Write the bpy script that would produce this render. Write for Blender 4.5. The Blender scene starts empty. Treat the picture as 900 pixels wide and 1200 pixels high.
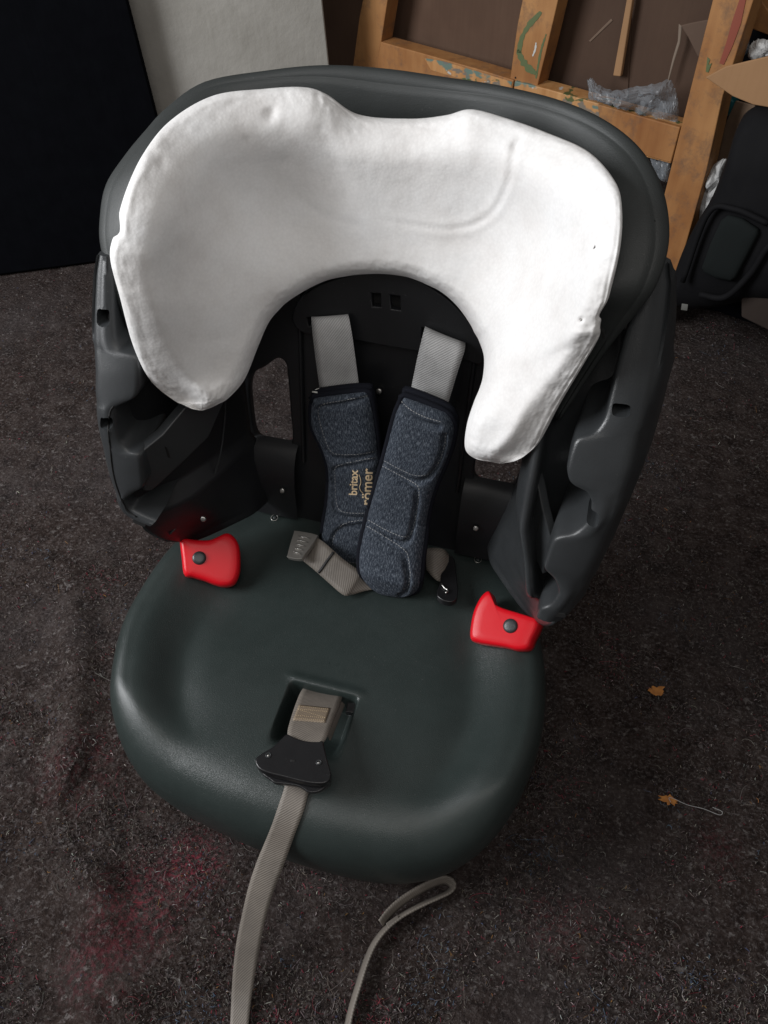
import bpy, bmesh, math, random
import numpy as np
from mathutils import Vector, Matrix, noise
from mathutils.bvhtree import BVHTree
random.seed(4); rng = np.random.default_rng(7)
S = bpy.context.scene
C = S.collection
# ---------------------------------------------------------------- camera
CAM = np.array([0.1879, -0.3964, 0.9603]); YAW, PIT = -0.2704, 0.8385; F = 901.0
cy, sy = math.cos(YAW), math.sin(YAW)
CF = np.array([sy*math.cos(PIT), cy*math.cos(PIT), -math.sin(PIT)])
CR = np.array([cy, -sy, 0.0]); CU = np.cross(CR, CF)
cd = bpy.data.cameras.new('camera'); cam = bpy.data.objects.new('camera', cd); C.objects.link(cam)
cd.sensor_fit = 'HORIZONTAL'; cd.sensor_width = 36.0; cd.lens = F/900*36.0
cd.clip_start = 0.02; cd.clip_end = 60
cam.matrix_world = Matrix(((CR[0], CU[0], -CF[0], CAM[0]), (CR[1], CU[1], -CF[1], CAM[1]), (CR[2], CU[2], -CF[2], CAM[2]), (0, 0, 0, 1)))
S.camera = cam
# ---------------------------------------------------------------- light
W = bpy.data.worlds.new('World'); S.world = W; W.use_nodes = True
W.node_tree.nodes['Background'].inputs[0].default_value = (1.0, 0.97, 0.95, 1)
W.node_tree.nodes['Background'].inputs[1].default_value = 0.145
def area(name, loc, target, sx, sy_, power, col):
    l = bpy.data.lights.new(name, 'AREA'); l.shape = 'RECTANGLE'; l.size = sx; l.size_y = sy_; l.energy = power; l.color = col
    o = bpy.data.objects.new(name, l); C.objects.link(o); o.location = loc
    o.rotation_euler = (Vector(target)-Vector(loc)).to_track_quat('-Z', 'Y').to_euler()
    return o
area('window_light', (-1.80, -0.62, 1.42), (0.0, 0.15, 0.35), 1.1, 1.2, 54, (0.97, 0.98, 1.0))
area('fill_light', (0.3, -0.9, 2.3), (0.1, 0.2, 0.2), 1.6, 1.2, 10, (1.0, 0.96, 0.92))  # overhead fill, added to lift the shaded sides
S.view_settings.view_transform = 'Standard'; S.view_settings.look = 'None'
S.view_settings.exposure = 0.22; S.view_settings.gamma = 1.0
# ---------------------------------------------------------------- helpers
def ray(u, v):
    return CF + (u-450)/F*CR - (v-600)/F*CU
def P(u, v, Y=None, Z=None, X=None, g=None, pl=None):
    d = ray(u, v)
    if pl is not None:
        p0, n = pl; return CAM + d*np.dot(p0-CAM, n)/np.dot(d, n)
    if Z is not None: return CAM + d*(Z-CAM[2])/d[2]
    if X is not None: return CAM + d*(X-CAM[0])/d[0]
    if g is not None:
        y = 0.2
        for _ in range(30):
            p = CAM + d*(y-CAM[1])/d[1]; y = 0.5*y + 0.5*g(p[2])
        return p
    return CAM + d*(Y-CAM[1])/d[1]
def spl(pts, n, closed=False):
    p = np.array(pts, float); m = len(p)
    if closed: ext = np.vstack([p[-1:], p, p[:2]]); segs = m
    else: ext = np.vstack([2*p[0]-p[1], p, 2*p[-1]-p[-2]]); segs = m-1
    t = np.linspace(0, segs, n, endpoint=not closed); out = []
    for q in t:
        i = min(int(q), segs-1); f = q-i
        a, b, c, d = ext[i], ext[i+1], ext[i+2], ext[i+3]
        out.append(0.5*((2*b)+(-a+c)*f+(2*a-5*b+4*c-d)*f*f+(-a+3*b-3*c+d)*f**3))
    return np.array(out)
def sm(a, b, x):
    t = np.clip((x-a)/(b-a), 0, 1); return t*t*(3-2*t)
def link(name, me, mat, parent=None, smooth=True):
    o = bpy.data.objects.new(name, me); C.objects.link(o)
    if mat: me.materials.clear(); me.materials.append(mat)
    if smooth: me.polygons.foreach_set('use_smooth', [True]*len(me.polygons))
    if parent: o.parent = parent
    return o
def mesh(name, V, Fc, mat, parent=None, smooth=True, uv=None):
    me = bpy.data.meshes.new(name); me.from_pydata([tuple(map(float, v)) for v in V], [], Fc); me.update()
    if uv is not None:
        l = me.uv_layers.new(name='UVMap'); idx = np.zeros(len(me.loops), int); me.loops.foreach_get('vertex_index', idx)
        l.data.foreach_set('uv', np.array(uv, float)[idx].ravel())
    return link(name, me, mat, parent, smooth)
def fixn(o, toward=None):
    bm = bmesh.new(); bm.from_mesh(o.data); bmesh.ops.recalc_face_normals(bm, faces=bm.faces); bm.to_mesh(o.data); bm.free()
def grid(name, R, mat, parent=None, closed=False, caps=False, thick=0, smooth=True, sub=0):
    R = np.array(R); m, n = R.shape[:2]; V = R.reshape(-1, 3); Fc = []
    for i in range(m-1):
        for j in range(n if closed else n-1):
            k = (j+1) % n; Fc.append((i*n+j, i*n+k, (i+1)*n+k, (i+1)*n+j))
    if caps: Fc.append(tuple(range(n))[::-1]); Fc.append(tuple((m-1)*n+j for j in range(n)))
    L = np.linalg.norm(np.diff(R, axis=0), axis=2).mean(1); s = np.concatenate([[0], np.cumsum(L)])
    Wd = np.linalg.norm(np.diff(R, axis=1), axis=2).mean(0); t = np.concatenate([[0], np.cumsum(Wd)])
    uv = [(t[j], s[i]) for i in range(m) for j in range(n)]
    o = mesh(name, V, Fc, mat, parent, smooth, uv); fixn(o)
    if thick:
        md = o.modifiers.new('s', 'SOLIDIFY'); md.thickness = thick; md.offset = 0
    if sub:
        md = o.modifiers.new('u', 'SUBSURF'); md.levels = md.render_levels = sub
    return o
def bev(o, w, seg=2, ang=35):
    md = o.modifiers.new('b', 'BEVEL'); md.width = w; md.segments = seg; md.limit_method = 'ANGLE'; md.angle_limit = math.radians(ang)
    return o
def prism(name, pts, off, mat, parent=None, bv=0.002, seg=2, smooth=True):
    """polygon pts (3D) extruded by vector off"""
    pts = np.array(pts); n = len(pts); V = np.vstack([pts, pts+np.array(off)])
    Fc = [tuple(range(n)), tuple(range(n, 2*n))[::-1]] + [(i, (i+1) % n, n+(i+1) % n, n+i) for i in range(n)]
    o = mesh(name, V, Fc, mat, parent, False); fixn(o)
    if bv: bev(o, bv, seg, 50)
    if smooth:
        o.data.polygons.foreach_set('use_smooth', [True]*len(o.data.polygons))
        w = o.modifiers.new('w', 'WEIGHTED_NORMAL'); w.keep_sharp = False
    return o
def tube(name, path, r, mat, parent=None, n=8, closed=False):
    p = np.array(path, float); m = len(p); R = []
    for i in range(m):
        a = p[(i-1) % m] if (closed or i > 0) else p[i]; b = p[(i+1) % m] if (closed or i < m-1) else p[i]
        t = Vector(b-a).normalized(); x = t.cross(Vector((0.13, 0.2, 1))).normalized(); y = t.cross(x)
        rr = r[i] if hasattr(r, '__len__') else r
        R.append([np.array(Vector(p[i])+x*rr*math.cos(k*2*math.pi/n)+y*rr*math.sin(k*2*math.pi/n)) for k in range(n)])
    if closed: R.append(R[0])
    return grid(name, R, mat, parent, closed=True, caps=not closed)
def pillow(name, rim, n, h, mat, parent=None, prof=((0, -1.0), (0, -0.25), (0.03, 0.3), (0.1, 0.62), (0.25, 0.85), (0.55, 0.97), (0.85, 1.0))):
    """closed rim polygon domed along n"""
    rim = np.array(rim); c = rim.mean(0); n = np.array(n)/np.linalg.norm(n); m = len(rim); V = []; Fc = []
    for ins, hh in prof: V += list(rim+(c-rim)*ins+n*h*hh)
    k = len(prof)
    for a in range(k-1):
        for i in range(m): Fc.append((a*m+i, a*m+(i+1) % m, (a+1)*m+(i+1) % m, (a+1)*m+i))
    V.append(c+n*h*prof[-1][1]); z = len(V)-1
    for i in range(m): Fc.append(((k-1)*m+i, (k-1)*m+(i+1) % m, z))
    Fc.append(tuple(range(m))[::-1])
    o = mesh(name, V, Fc, mat, parent); fixn(o); return o
def disc(name, c, n, r, h, mat, parent=None, seg=20):
    n = Vector(n).normalized(); x = n.orthogonal().normalized(); y = n.cross(x)
    rim = [np.array(Vector(c)+x*r*math.cos(a)+y*r*math.sin(a)) for a in np.linspace(0, 2*math.pi, seg, endpoint=False)]
    return pillow(name, rim, np.array(n), h, mat, parent, ((0, -1), (0, 0.3), (0.12, 0.8), (0.4, 1.0), (0.8, 1.05)))
def ringo(name, c, n, r, t, mat, parent=None):
    n = Vector(n).normalized(); x = n.orthogonal().normalized(); y = n.cross(x)
    return tube(name, [np.array(Vector(c)+x*r*math.cos(a)+y*r*math.sin(a)) for a in np.linspace(0, 2*math.pi, 24, endpoint=False)], t, mat, parent, 6, True)
def boolcut(o, cutters):
    par = o.parent; o.parent = None
    for c in cutters:
        md = o.modifiers.new('c', 'BOOLEAN'); md.operation = 'DIFFERENCE'; md.object = c; md.solver = 'EXACT'
    bpy.context.view_layer.update(); dg = bpy.context.evaluated_depsgraph_get(); dg.update(); me = bpy.data.meshes.new_from_object(o.evaluated_get(dg))
    o.modifiers.clear(); old = o.data; o.data = me
    for c in cutters: bpy.data.objects.remove(c)
    o.parent = par
def tag(o, label, cat, group=None, kind=None):
    if label: o['label'] = label
    if cat: o['category'] = cat
    if group: o['group'] = group
    if kind: o['kind'] = kind
    return o
def empty(name, loc, label, cat, group=None):
    o = bpy.data.objects.new(name, None); C.objects.link(o); o.location = loc; o.empty_display_size = .05
    return tag(o, label, cat, group)
def attach(root):
    """children were made in world coordinates: keep them there"""
    bpy.context.view_layer.update()
    for ch in root.children: ch.matrix_parent_inverse = root.matrix_world.inverted()
# ---------------------------------------------------------------- materials
def mat(name, col, rough=0.5, spec=0.5, metal=0.0):
    m = bpy.data.materials.new(name); m.use_nodes = True; b = m.node_tree.nodes['Principled BSDF']
    b.inputs['Base Color'].default_value = (*col, 1); b.inputs['Roughness'].default_value = rough
    b.inputs['Specular IOR Level'].default_value = spec; b.inputs['Metallic'].default_value = metal
    return m
class N:
    def __init__(s, m): s.t = m.node_tree; s.b = s.t.nodes['Principled BSDF']; s.tc = s.t.nodes.new('ShaderNodeTexCoord')
    def n(s, ty, **kw):
        x = s.t.nodes.new('ShaderNode'+ty)
        for k, v in kw.items():
            if k in x.inputs.keys(): x.inputs[k].default_value = v
            else: setattr(x, k, v)
        return x
    def l(s, a, b): s.t.links.new(a, b)
    def noise(s, scale, detail=4, rough=.55, vec=None, stretch=None, kind='Object'):
        x = s.n('TexNoise', Scale=scale, Detail=detail, Roughness=rough)
        v = vec or s.tc.outputs[kind]
        if stretch:
            mp = s.n('Mapping'); mp.inputs['Scale'].default_value = stretch; s.l(v, mp.inputs[0]); v = mp.outputs[0]
        s.l(v, x.inputs['Vector']); return x.outputs['Fac']
    def ramp(s, fac, stops):
        r = s.n('ValToRGB'); e = r.color_ramp.elements
        while len(e) < len(stops): e.new(0.5)
        for i, (p, c) in enumerate(stops): e[i].position = p; e[i].color = (*c, 1) if len(c) == 3 else c
        s.l(fac, r.inputs[0]); return r.outputs[0]
    def mix(s, fac, a, b, mode='MIX'):
        x = s.n('Mix', data_type='RGBA', blend_type=mode)
        for sock, v in ((x.inputs[0], fac), (x.inputs[6], a), (x.inputs[7], b)):
            if isinstance(v, (int, float)): sock.default_value = v
            elif isinstance(v, tuple): sock.default_value = (*v, 1)
            else: s.l(v, sock)
        return x.outputs[2]
    def bump(s, h, strength, dist, prev=None):
        x = s.n('Bump', Strength=strength, Distance=dist); s.l(h, x.inputs['Height'])
        if prev is not None: s.l(prev, x.inputs['Normal'])
        s.l(x.outputs[0], s.b.inputs['Normal']); return x.outputs[0]
    def col(s, c): s.l(c, s.b.inputs['Base Color'])
    def rough(s, c): s.l(c, s.b.inputs['Roughness'])
def plastic(name, col, r0=.36, r1=.5, grain=.25, dust=.25):
    m = mat(name, col, r0, .5); k = N(m)
    f = k.noise(9, 5, .6); k.rough(k.ramp(f, [(0.3, (r0,)*3), (0.7, (r1,)*3)]))
    d = k.noise(30, 8, .72); lite = tuple(min(1, c*1.6+.006) for c in col)
    k.col(k.mix(dust, col, k.ramp(d, [(0.42, col), (0.75, lite)])))
    sp_ = k.ramp(k.noise(420, 2, .5), [(.735, (0,)*3), (.76, (.35,)*3)]); base_ = k.b.inputs['Base Color'].links[0].from_socket
    if dust > .1: k.col(k.mix(sp_, base_, (.16, .155, .15)))
    b = k.bump(k.noise(1100, 2, .5), grain*1.3, .0005); k.bump(k.noise(60, 3), .06, .002, b)
    return m
M = {}
M['seat'] = plastic('seat_plastic', (.021, .029, .0275), .27, .37, .5)
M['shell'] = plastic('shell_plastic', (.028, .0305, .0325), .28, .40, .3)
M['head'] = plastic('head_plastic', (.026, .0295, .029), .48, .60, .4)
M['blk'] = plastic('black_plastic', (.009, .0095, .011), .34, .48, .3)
M['gloss'] = plastic('buckle_plastic', (.007, .007, .008), .25, .36, .2)
M['red'] = plastic('red_plastic', (.60, .004, .012), .30, .38, .1, .0); M['red'].node_tree.nodes['Principled BSDF'].inputs['Specular IOR Level'].default_value = .3
M['metal'] = mat('metal', (.45, .44, .42), .35, .5, 1)
M['hole'] = mat('hole_black', (.003, .003, .003), .8)
def eps():
    m = mat('polystyrene', (.76, .75, .74), .6, .3); k = N(m)
    v = k.n('TexVoronoi', Scale=330.0, feature='F1'); k.l(k.tc.outputs['Object'], v.inputs['Vector'])
    st = k.noise(14, 6, .65); k.col(k.mix(1.0, k.ramp(st, [(.28, (.70, .68, .665)), (.5, (.775, .765, .755)), (.75, (.81, .81, .81))]), k.ramp(v.outputs['Distance'], [(.0, (1, 1, 1)), (.9, (.93, .93, .93))]), 'MULTIPLY'))
    b = k.bump(v.outputs['Distance'], .16, .0008)
    b = k.bump(k.noise(70, 4, .5), .10, .004, b); k.bump(k.noise(14, 3, .5), .22, .012, b)
    v.inputs['Randomness'].default_value = 1
    m.node_tree.nodes['Principled BSDF'].inputs['Subsurface Weight'].default_value = .12
    m.node_tree.nodes['Principled BSDF'].inputs['Subsurface Radius'].default_value = (.01, .01, .01)
    m.node_tree.nodes['Principled BSDF'].inputs['Subsurface Scale'].default_value = .6
    return m
M['eps'] = eps()
def denim():
    m = mat('melange_fabric', (.05, .06, .08), .9, .2); k = N(m)
    a = k.noise(1, 3, .6, stretch=(1150, 170, 1), kind='UV'); b = k.noise(1, 3, .6, stretch=(400, 1700, 1), kind='UV')
    x = k.mix(.35, a, b)
    k.col(k.ramp(x, [(.36, (.010, .014, .022)), (.5, (.036, .045, .061)), (.64, (.17, .195, .23))]))
    bb = k.bump(x, .6, .0012); return m
M['denim'] = denim()
M['piping'] = mat('black_binding', (.006, .007, .012), .85, .2)
M['thread'] = mat('stitch_thread', (.36, .36, .36), .8, .2)
M['gold'] = mat('gold_print', (.80, .62, .40), .5, .4)
def web(name, col):
    m = mat(name, col, .55, .4); k = N(m)
    w = k.n('TexWave', Scale=190.0, Distortion=1.0, bands_direction='DIAGONAL'); k.l(k.tc.outputs['UV'], w.inputs['Vector'])
    n_ = k.noise(22, 5, .6); d = tuple(c*.72 for c in col); e = tuple(min(1, c*1.15) for c in col)
    k.col(k.mix(.38, k.ramp(n_, [(.3, d), (.7, e)]), w.outputs['Color'], 'MULTIPLY'))
    k.bump(w.outputs['Fac'], .4, .0006); return m
M['web'] = web('grey_webbing', (.55, .55, .55)); M['web2'] = web('taupe_webbing', (.205, .180, .155))
def wood():
    m = mat('pine_wood', (.45, .25, .11), .6, .3); k = N(m)
    g = k.noise(1, 5, .6, stretch=(45, 45, 4)); b = k.noise(5, 4, .6)
    c = k.mix(.5, k.ramp(g, [(.3, (.26, .105, .034)), (.7, (.43, .21, .075))]), k.ramp(b, [(.35, (.24, .095, .03)), (.65, (.50, .27, .11))]))
    dirt = k.noise(16, 8, .75); c = k.mix(k.ramp(dirt, [(.50, (0,)*3), (.68, (.75,)*3)]), c, (.10, .07, .055)); k.col(c); k.bump(g, .2, .002); return m
M['wood'] = wood()
def paintedwood():
    m = mat('paint_stained_wood', (.4, .22, .1), .55, .4); k = N(m)
    g = k.noise(1, 5, .6, stretch=(45, 45, 4)); c = k.ramp(g, [(.3, (.38, .17, .055)), (.7, (.56, .31, .13))])
    for sc, lo, col in ((13, .56, (.10, .19, .17)), (17, .58, (.16, .15, .13)), (22, .62, (.05, .09, .03)), (31, .66, (.5, .5, .47))):
        nz = k.noise(sc+.37*lo, 3, .6, stretch=(1, 1, 1.0+lo)); c = k.mix(k.ramp(nz, [(lo, (0,)*3), (lo+.03, (.9,)*3)]), c, col)
    k.col(c); k.bump(g, .2, .002); return m
M['pwood'] = paintedwood()
def card(name, a, b, sc=6):
    m = mat(name, a, .8, .2); k = N(m); x = k.noise(sc, 5, .6); y = k.noise(1, 3, .5, stretch=(160, 160, 6))
    k.col(k.mix(.2, k.ramp(x, [(.3, a), (.7, b)]), k.ramp(y, [(.3, a), (.7, b)]))); k.bump(y, .2, .001); return m
M['card'] = card('brown_cardboard', (.060, .036, .026), (.085, .052, .036)); M['card2'] = card('light_cardboard', (.30, .17, .085), (.36, .21, .11))
M['board'] = card('grey_white_board', (.36, .345, .31), (.46, .445, .41), 9)
kk = N(M['board']); kk.bump(kk.noise(30, 6, .6), .22, .008)
M['blackcloth'] = card('black_cloth', (.0026, .0028, .0040), (.0038, .0042, .0058), 30)
for q in ('Specular IOR Level',): M['blackcloth'].node_tree.nodes['Principled BSDF'].inputs[q].default_value = .04
M['paper'] = card('white_paper', (.42, .42, .42), (.58, .58, .57), 20)
M['bag'] = card('black_bag_fabric', (.005, .005, .006), (.008, .008, .009), 20)
M['pocket'] = mat('dark_teal_fabric', (.012, .0145, .0145), .9, .1); M['bag'].node_tree.nodes['Principled BSDF'].inputs['Specular IOR Level'].default_value = .15
M['plasticbag'] = mat('plastic_film', (.30, .33, .36), .3, .6)
pb = M['plasticbag'].node_tree.nodes['Principled BSDF']; pb.inputs['Alpha'].default_value = .30
M['green'] = mat('green_paint', (.10, .13, .05), .6); M['redpaint'] = mat('dark_red_paint', (.24, .055, .03), .7); M['teal'] = mat('teal_plastic', (.01, .10, .11), .5)
M['whitepaint'] = mat('white_paint', (.55, .55, .52), .5)
M['leaf'] = card('orange_leaf', (.26, .10, .03), (.50, .22, .06), 120); M['wall'] = card('plaster_wall', (.09, .085, .08), (.12, .115, .11), 3)
def felt():
    m = mat('felt', (.03, .025, .024), .97, .1); k = N(m)
    big = k.noise(4.5, 4, .6); mid = k.noise(28, 6, .75); fine = k.noise(210, 6, .8)
    c = k.ramp(mid, [(.30, (.010, .0068, .0060)), (.5, (.034, .0235, .0205)), (.70, (.070, .055, .050))])
    c = k.mix(k.ramp(fine, [(.50, (0,)*3), (.64, (.85,)*3)]), c, (.115, .100, .098))
    c = k.mix(k.ramp(fine, [(.32, (.8,)*3), (.44, (0,)*3)]), c, (.006, .005, .005))
    gb = k.n('SeparateXYZ'); k.l(k.tc.outputs['Object'], gb.inputs[0])
    # greyer, paler wool toward the viewer side of the blanket (its own colour patches)
    c = k.mix(k.ramp(big, [(.45, (0,)*3), (.70, (.35,)*3)]), c, (.075, .067, .069))
    for sc, lo, col, am in ((95, .585, (.16, .145, .14), .75), (60, .67, (.16, .02, .03), .8), (52, .70, (.03, .05, .11), .8), (75, .71, (.25, .11, .03), .8), (66, .705, (.35, .33, .32), .7)):
        nz = k.noise(sc, 5, .7, stretch=(1, 1.2, 1)); f = k.ramp(nz, [(lo, (0,)*3), (lo+.05, (am,)*3)])
        if sc < 10: 
            mm = k.n('Math', operation='MULTIPLY'); k.l(f, mm.inputs[0]); k.l(k.ramp(fine, [(.42, (0,)*3), (.6, (1,)*3)]), mm.inputs[1]); f = mm.outputs[0]
        c = k.mix(f, c, col)
    for (u, v, rr, col, am) in ((225, 1015, .05, (.26, .035, .06), .8), (165, 1060, .07, (.24, .035, .055), .5), (120, 1130, .06, (.2, .03, .05), .35), (200, 850, .06, (.20, .03, .05), .4), (90, 900, .07, (.18, .03, .045), .25), (650, 1080, .05, (.2, .03, .04), .25), (840, 990, .04, (.2, .03, .05), .2)):
        p = P(u, v, Z=0); ds = k.n('VectorMath', operation='DISTANCE'); k.l(k.tc.outputs['Object'], ds.inputs[0]); ds.inputs[1].default_value = tuple(p)
        mr = k.n('MapRange'); mr.inputs['From Min'].default_value = rr; mr.inputs['From Max'].default_value = rr*.2; mr.inputs['To Max'].default_value = am; k.l(ds.outputs['Value'], mr.inputs['Value'])
        m2 = k.n('Math', operation='MULTIPLY'); k.l(mr.outputs[0], m2.inputs[0]); k.l(k.ramp(k.noise(110+u*.1, 7, .8), [(.48, (0,)*3), (.58, (1,)*3)]), m2.inputs[1]); c = k.mix(m2.outputs[0], c, col)
    k.col(c)
    b = k.bump(fine, .9, .004); b = k.bump(mid, .8, .012, b); return m
M['felt'] = felt()
# ---------------------------------------------------------------- setting: floor
def floor_h(x, y):
    h = .004*noise.noise(Vector((x*6, y*6, 0))) + .0018*noise.noise(Vector((x*28, y*28, 3))) + .0009*noise.noise(Vector((x*80, y*80, 5)))
    # soft folds of the blanket at the near left
    for (ax, ay, bx, by, w, hh) in ((-.55, .02, -.26, -.42, .024, .020), (-.43, .10, -.10, -.40, .024, .014), (-.75, .15, -.42, -.45, .03, .014), (-.30, -.10, -.02, -.42, .02, .007), (.30, -.28, .75, -.12, .03, .006)):
        d = Vector((bx-ax, by-ay)); L = d.length; d /= L; q = Vector((x-ax, y-ay)); s = q.dot(d)/L; n_ = abs(q.x*d.y-q.y*d.x+.02*noise.noise(Vector((x*5, y*5, 9))))
        if -.3 < s < 1.3: h += hh*math.exp(-(n_/w)**2)*float(sm(-.3, .1, s)*(1-sm(.9, 1.3, s)))
    if -.3 < x < .3 and -.2 < y < .35: h = min(h, .004)
    return h
xs = np.concatenate([np.linspace(-4, -1.35, 12), np.arange(-1.3, 1.2, .0075), np.linspace(1.25, 4, 12)])
ys = np.concatenate([np.linspace(-2, -.5, 8), np.arange(-.46, 1.4, .0085), np.linspace(1.45, 3.5, 10)])
V = [(x, y, floor_h(x, y)) for y in ys for x in xs]; nx = len(xs)
Fc = [(j*nx+i, j*nx+i+1, (j+1)*nx+i+1, (j+1)*nx+i) for j in range(len(ys)-1) for i in range(nx-1)]
tag(mesh('floor', V, Fc, M['felt']), None, None, kind='structure')
prism('wall', [(-4, 2.6, -.02), (4, 2.6, -.02), (4, 2.6, 3), (-4, 2.6, 3)], (0, .1, 0), M['wall'], None, 0)['kind'] = 'structure'
# loose fibres
def fibres(cnt):
    V = []; Fc = []; col = []
    pal = [((.17, .145, .135), 34), ((.10, .083, .077), 34), ((.42, .39, .37), 5), ((.015, .012, .012), 24), ((.24, .03, .05), 3), ((.07, .09, .18), 1.0), ((.30, .15, .05), 1.0)]
    w = np.array([p[1] for p in pal], float); w /= w.sum(); ch = rng.choice(len(pal), cnt, p=w)
    for i in range(cnt):
        q = rng.random()
        u, v = rng.uniform(-20, 920), rng.uniform(300, 1215) if q < .75 else rng.uniform(640, 1215)
        p = P(u, v, Z=0.); x, y = p[0], p[1]
        if y > 1.25 or (-.22 < x < .22 and -.1 < y < .25): continue
        cl = noise.noise(Vector((x*9, y*9, 11))); cl2 = noise.noise(Vector((x*13, y*13, 31)))
        if rng.random() > .45+1.3*cl: continue
        long_ = rng.random() < .022
        L = rng.uniform(.010, .030) if long_ else (rng.uniform(.004, .009) if rng.random() < .12 else rng.uniform(.0008, .0042))
        a = rng.uniform(0, 2*math.pi); bend = rng.normal(0, 1.15); seg = 6 if long_ else 3
        r = rng.uniform(.00012, .00024) if long_ else rng.uniform(.00018, .00040); lift = rng.uniform(0, .0035)
        c = pal[ch[i]][0]; b0 = len(V)
        if cl2 > .28 and rng.random() < .25: c = (.10, .14, .20)
        elif cl2 < -.30 and rng.random() < .25: c = (.26, .06, .08)
        kq = rng.uniform(.5, 1.3); c = tuple(q*kq*rng.uniform(.9, 1.1) for q in c)
        for s in range(seg+1):
            t = s/seg; z = floor_h(x, y)+.0006+lift*math.sin(math.pi*t)
            nx_, ny_ = -math.sin(a), math.cos(a)
            V += [(x+nx_*r, y+ny_*r, z), (x-nx_*r, y-ny_*r, z), (x, y, z+1.6*r)]; col += [c]*3
            if s < seg:
                k = b0+3*s; Fc += [(k, k+1, k+4, k+3), (k+1, k+2, k+5, k+4), (k+2, k, k+3, k+5)]
            x += math.cos(a)*L/seg; y += math.sin(a)*L/seg; a += bend/seg*rng.uniform(.2, 1.8)
    m = mat('loose_fibre', (.3, .3, .3), .8, .3); k = N(m); at = k.n('Attribute', attribute_name='Col'); k.col(at.outputs['Color'])
    o = mesh('wool_fibres', V, Fc, m); ca = o.data.color_attributes.new('Col', 'FLOAT_COLOR', 'POINT')
    ca.data.foreach_set('color', np.hstack([np.array(col), np.ones((len(col), 1))]).ravel())
    tag(o, 'loose pale and dark wool fibres matted all over the dark felt floor', 'fibres', kind='stuff')
fibres(90000)
# ================================================================= CAR SEAT
seat = empty('child_car_seat', (0, .05, 0), 'dark grey plastic child car seat with bare white polystyrene head liner, standing on felt', 'car seat')
gz = lambda z: float(np.interp(z, [.2, .25, .299, .36, .433, .48, .526, .6, .7], [.085, .082, .084, .090, .105, .125, .150, .19, .24]))
Yb = lambda z: .25+.165*(z-.2)
# --- seat base
out = spl([(-.262, .16), (-.272, .06), (-.258, -.01), (-.228, -.075), (-.182, -.119), (-.12, -.140), (-.03, -.152), (.07, -.154), (.150, -.142), (.205, -.110), (.238, -.058), (.254, .013), (.252, .085), (.234, .155), (.2, .235), (.14, .275), (-.14, .275), (-.22, .235)], 300, True)
ctr = np.array([0.006, -0.012])
hA, hB = P(338, 797, Z=.17), P(422, 812, Z=.17)
hc = (hA+hB)/2; hw = np.linalg.norm((hB-hA)[:2])/2
rad = np.concatenate([np.linspace(0, .30, 60)[1:], np.linspace(.30, .80, 34)[1:], np.linspace(.80, 1.0, 26)[1:]])
def seat_z(x, y, r, ang):
    side = abs(math.cos(ang))**1.3; front = max(0, -math.sin(ang))
    fade = 1-float(sm(.15, .62, front)); fb = float(sm(.55, .95, max(0, math.sin(ang))))
    z = .163 + .010*float(sm(.05, .28, y)) + fade*(1-fb)*(.0175*float(sm(.64, .87, r)) - .004*math.exp(-((r-.66)/.10)**2))
    z -= .004*float(sm(.0, .15, -y))
    fw = float(sm(.12, .85, front)); r0 = .90-.60*fw
    if r > r0:
        t = (r-r0)/(1-r0); z -= (.040+.022*fw)*(1-math.sqrt(max(0, 1-t**(2.2+2.4*fw))))
    # crotch strap recess
    lx, ly = x-hc[0], y-(hc[1]-.030)
    dx = abs(lx)-hw*.82; db = ly-.026; df = -ly-.030
    k = (1-float(sm(-.004, .008, dx)))*(1-float(sm(-.003, .006, db)))*(1-float(sm(-.022, .022, df)))
    lip = math.exp(-((db-.010)/.006)**2)*(1-float(sm(0, .02, dx)))*.0022
    return z-.034*k+lip
R = []
for o2 in out:
    d = o2-ctr; ang = math.atan2(d[1], d[0]); row = []
    for r in rad:
        p = ctr+d*r; row.append((p[0], p[1], seat_z(p[0], p[1], r, ang)))
    zz = row[-1][2]; 
    for k, s in ((.012, .998), (.03, .98), (.055, .94), (.085, .88), (.13, .82)):
        p = ctr+d*s; row.append((p[0], p[1], max(zz-k, .002)))
    R.append(row)
R = np.array(R); m_, n_ = R.shape[:2]
V = [(ctr[0], ctr[1], seat_z(ctr[0], ctr[1], 0, 0))]+list(R.reshape(-1, 3)); Fc = []
for i in range(m_):
    j = (i+1) % m_; Fc.append((0, 1+i*n_, 1+j*n_))
    for k in range(n_-1): Fc.append((1+i*n_+k, 1+i*n_+k+1, 1+j*n_+k+1, 1+j*n_+k))
so = mesh('seat_base', V, Fc, M['seat'], seat); fixn(so)
seat_bvh = BVHTree.FromPolygons([tuple(v) for v in V], Fc)
def on(bvh, u, v, lift=0.0):
    d = Vector(ray(u, v)).normalized(); h = bvh.ray_cast(Vector(CAM), d)
    if h[0] is None: return None
    nn = h[1] if h[1].dot(d) < 0 else -h[1]
    return np.array(h[0]+nn*lift), np.array(nn)
prism('recess_shadow_block', [P(407, 822, Z=.155), P(419, 824, Z=.155), P(418, 836, Z=.155), P(405, 834, Z=.155)], (0, 0, -.008), M['gloss'], seat, .001).name = 'recess_shade'  # black block standing in for the shadow inside the strap recess
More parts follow.
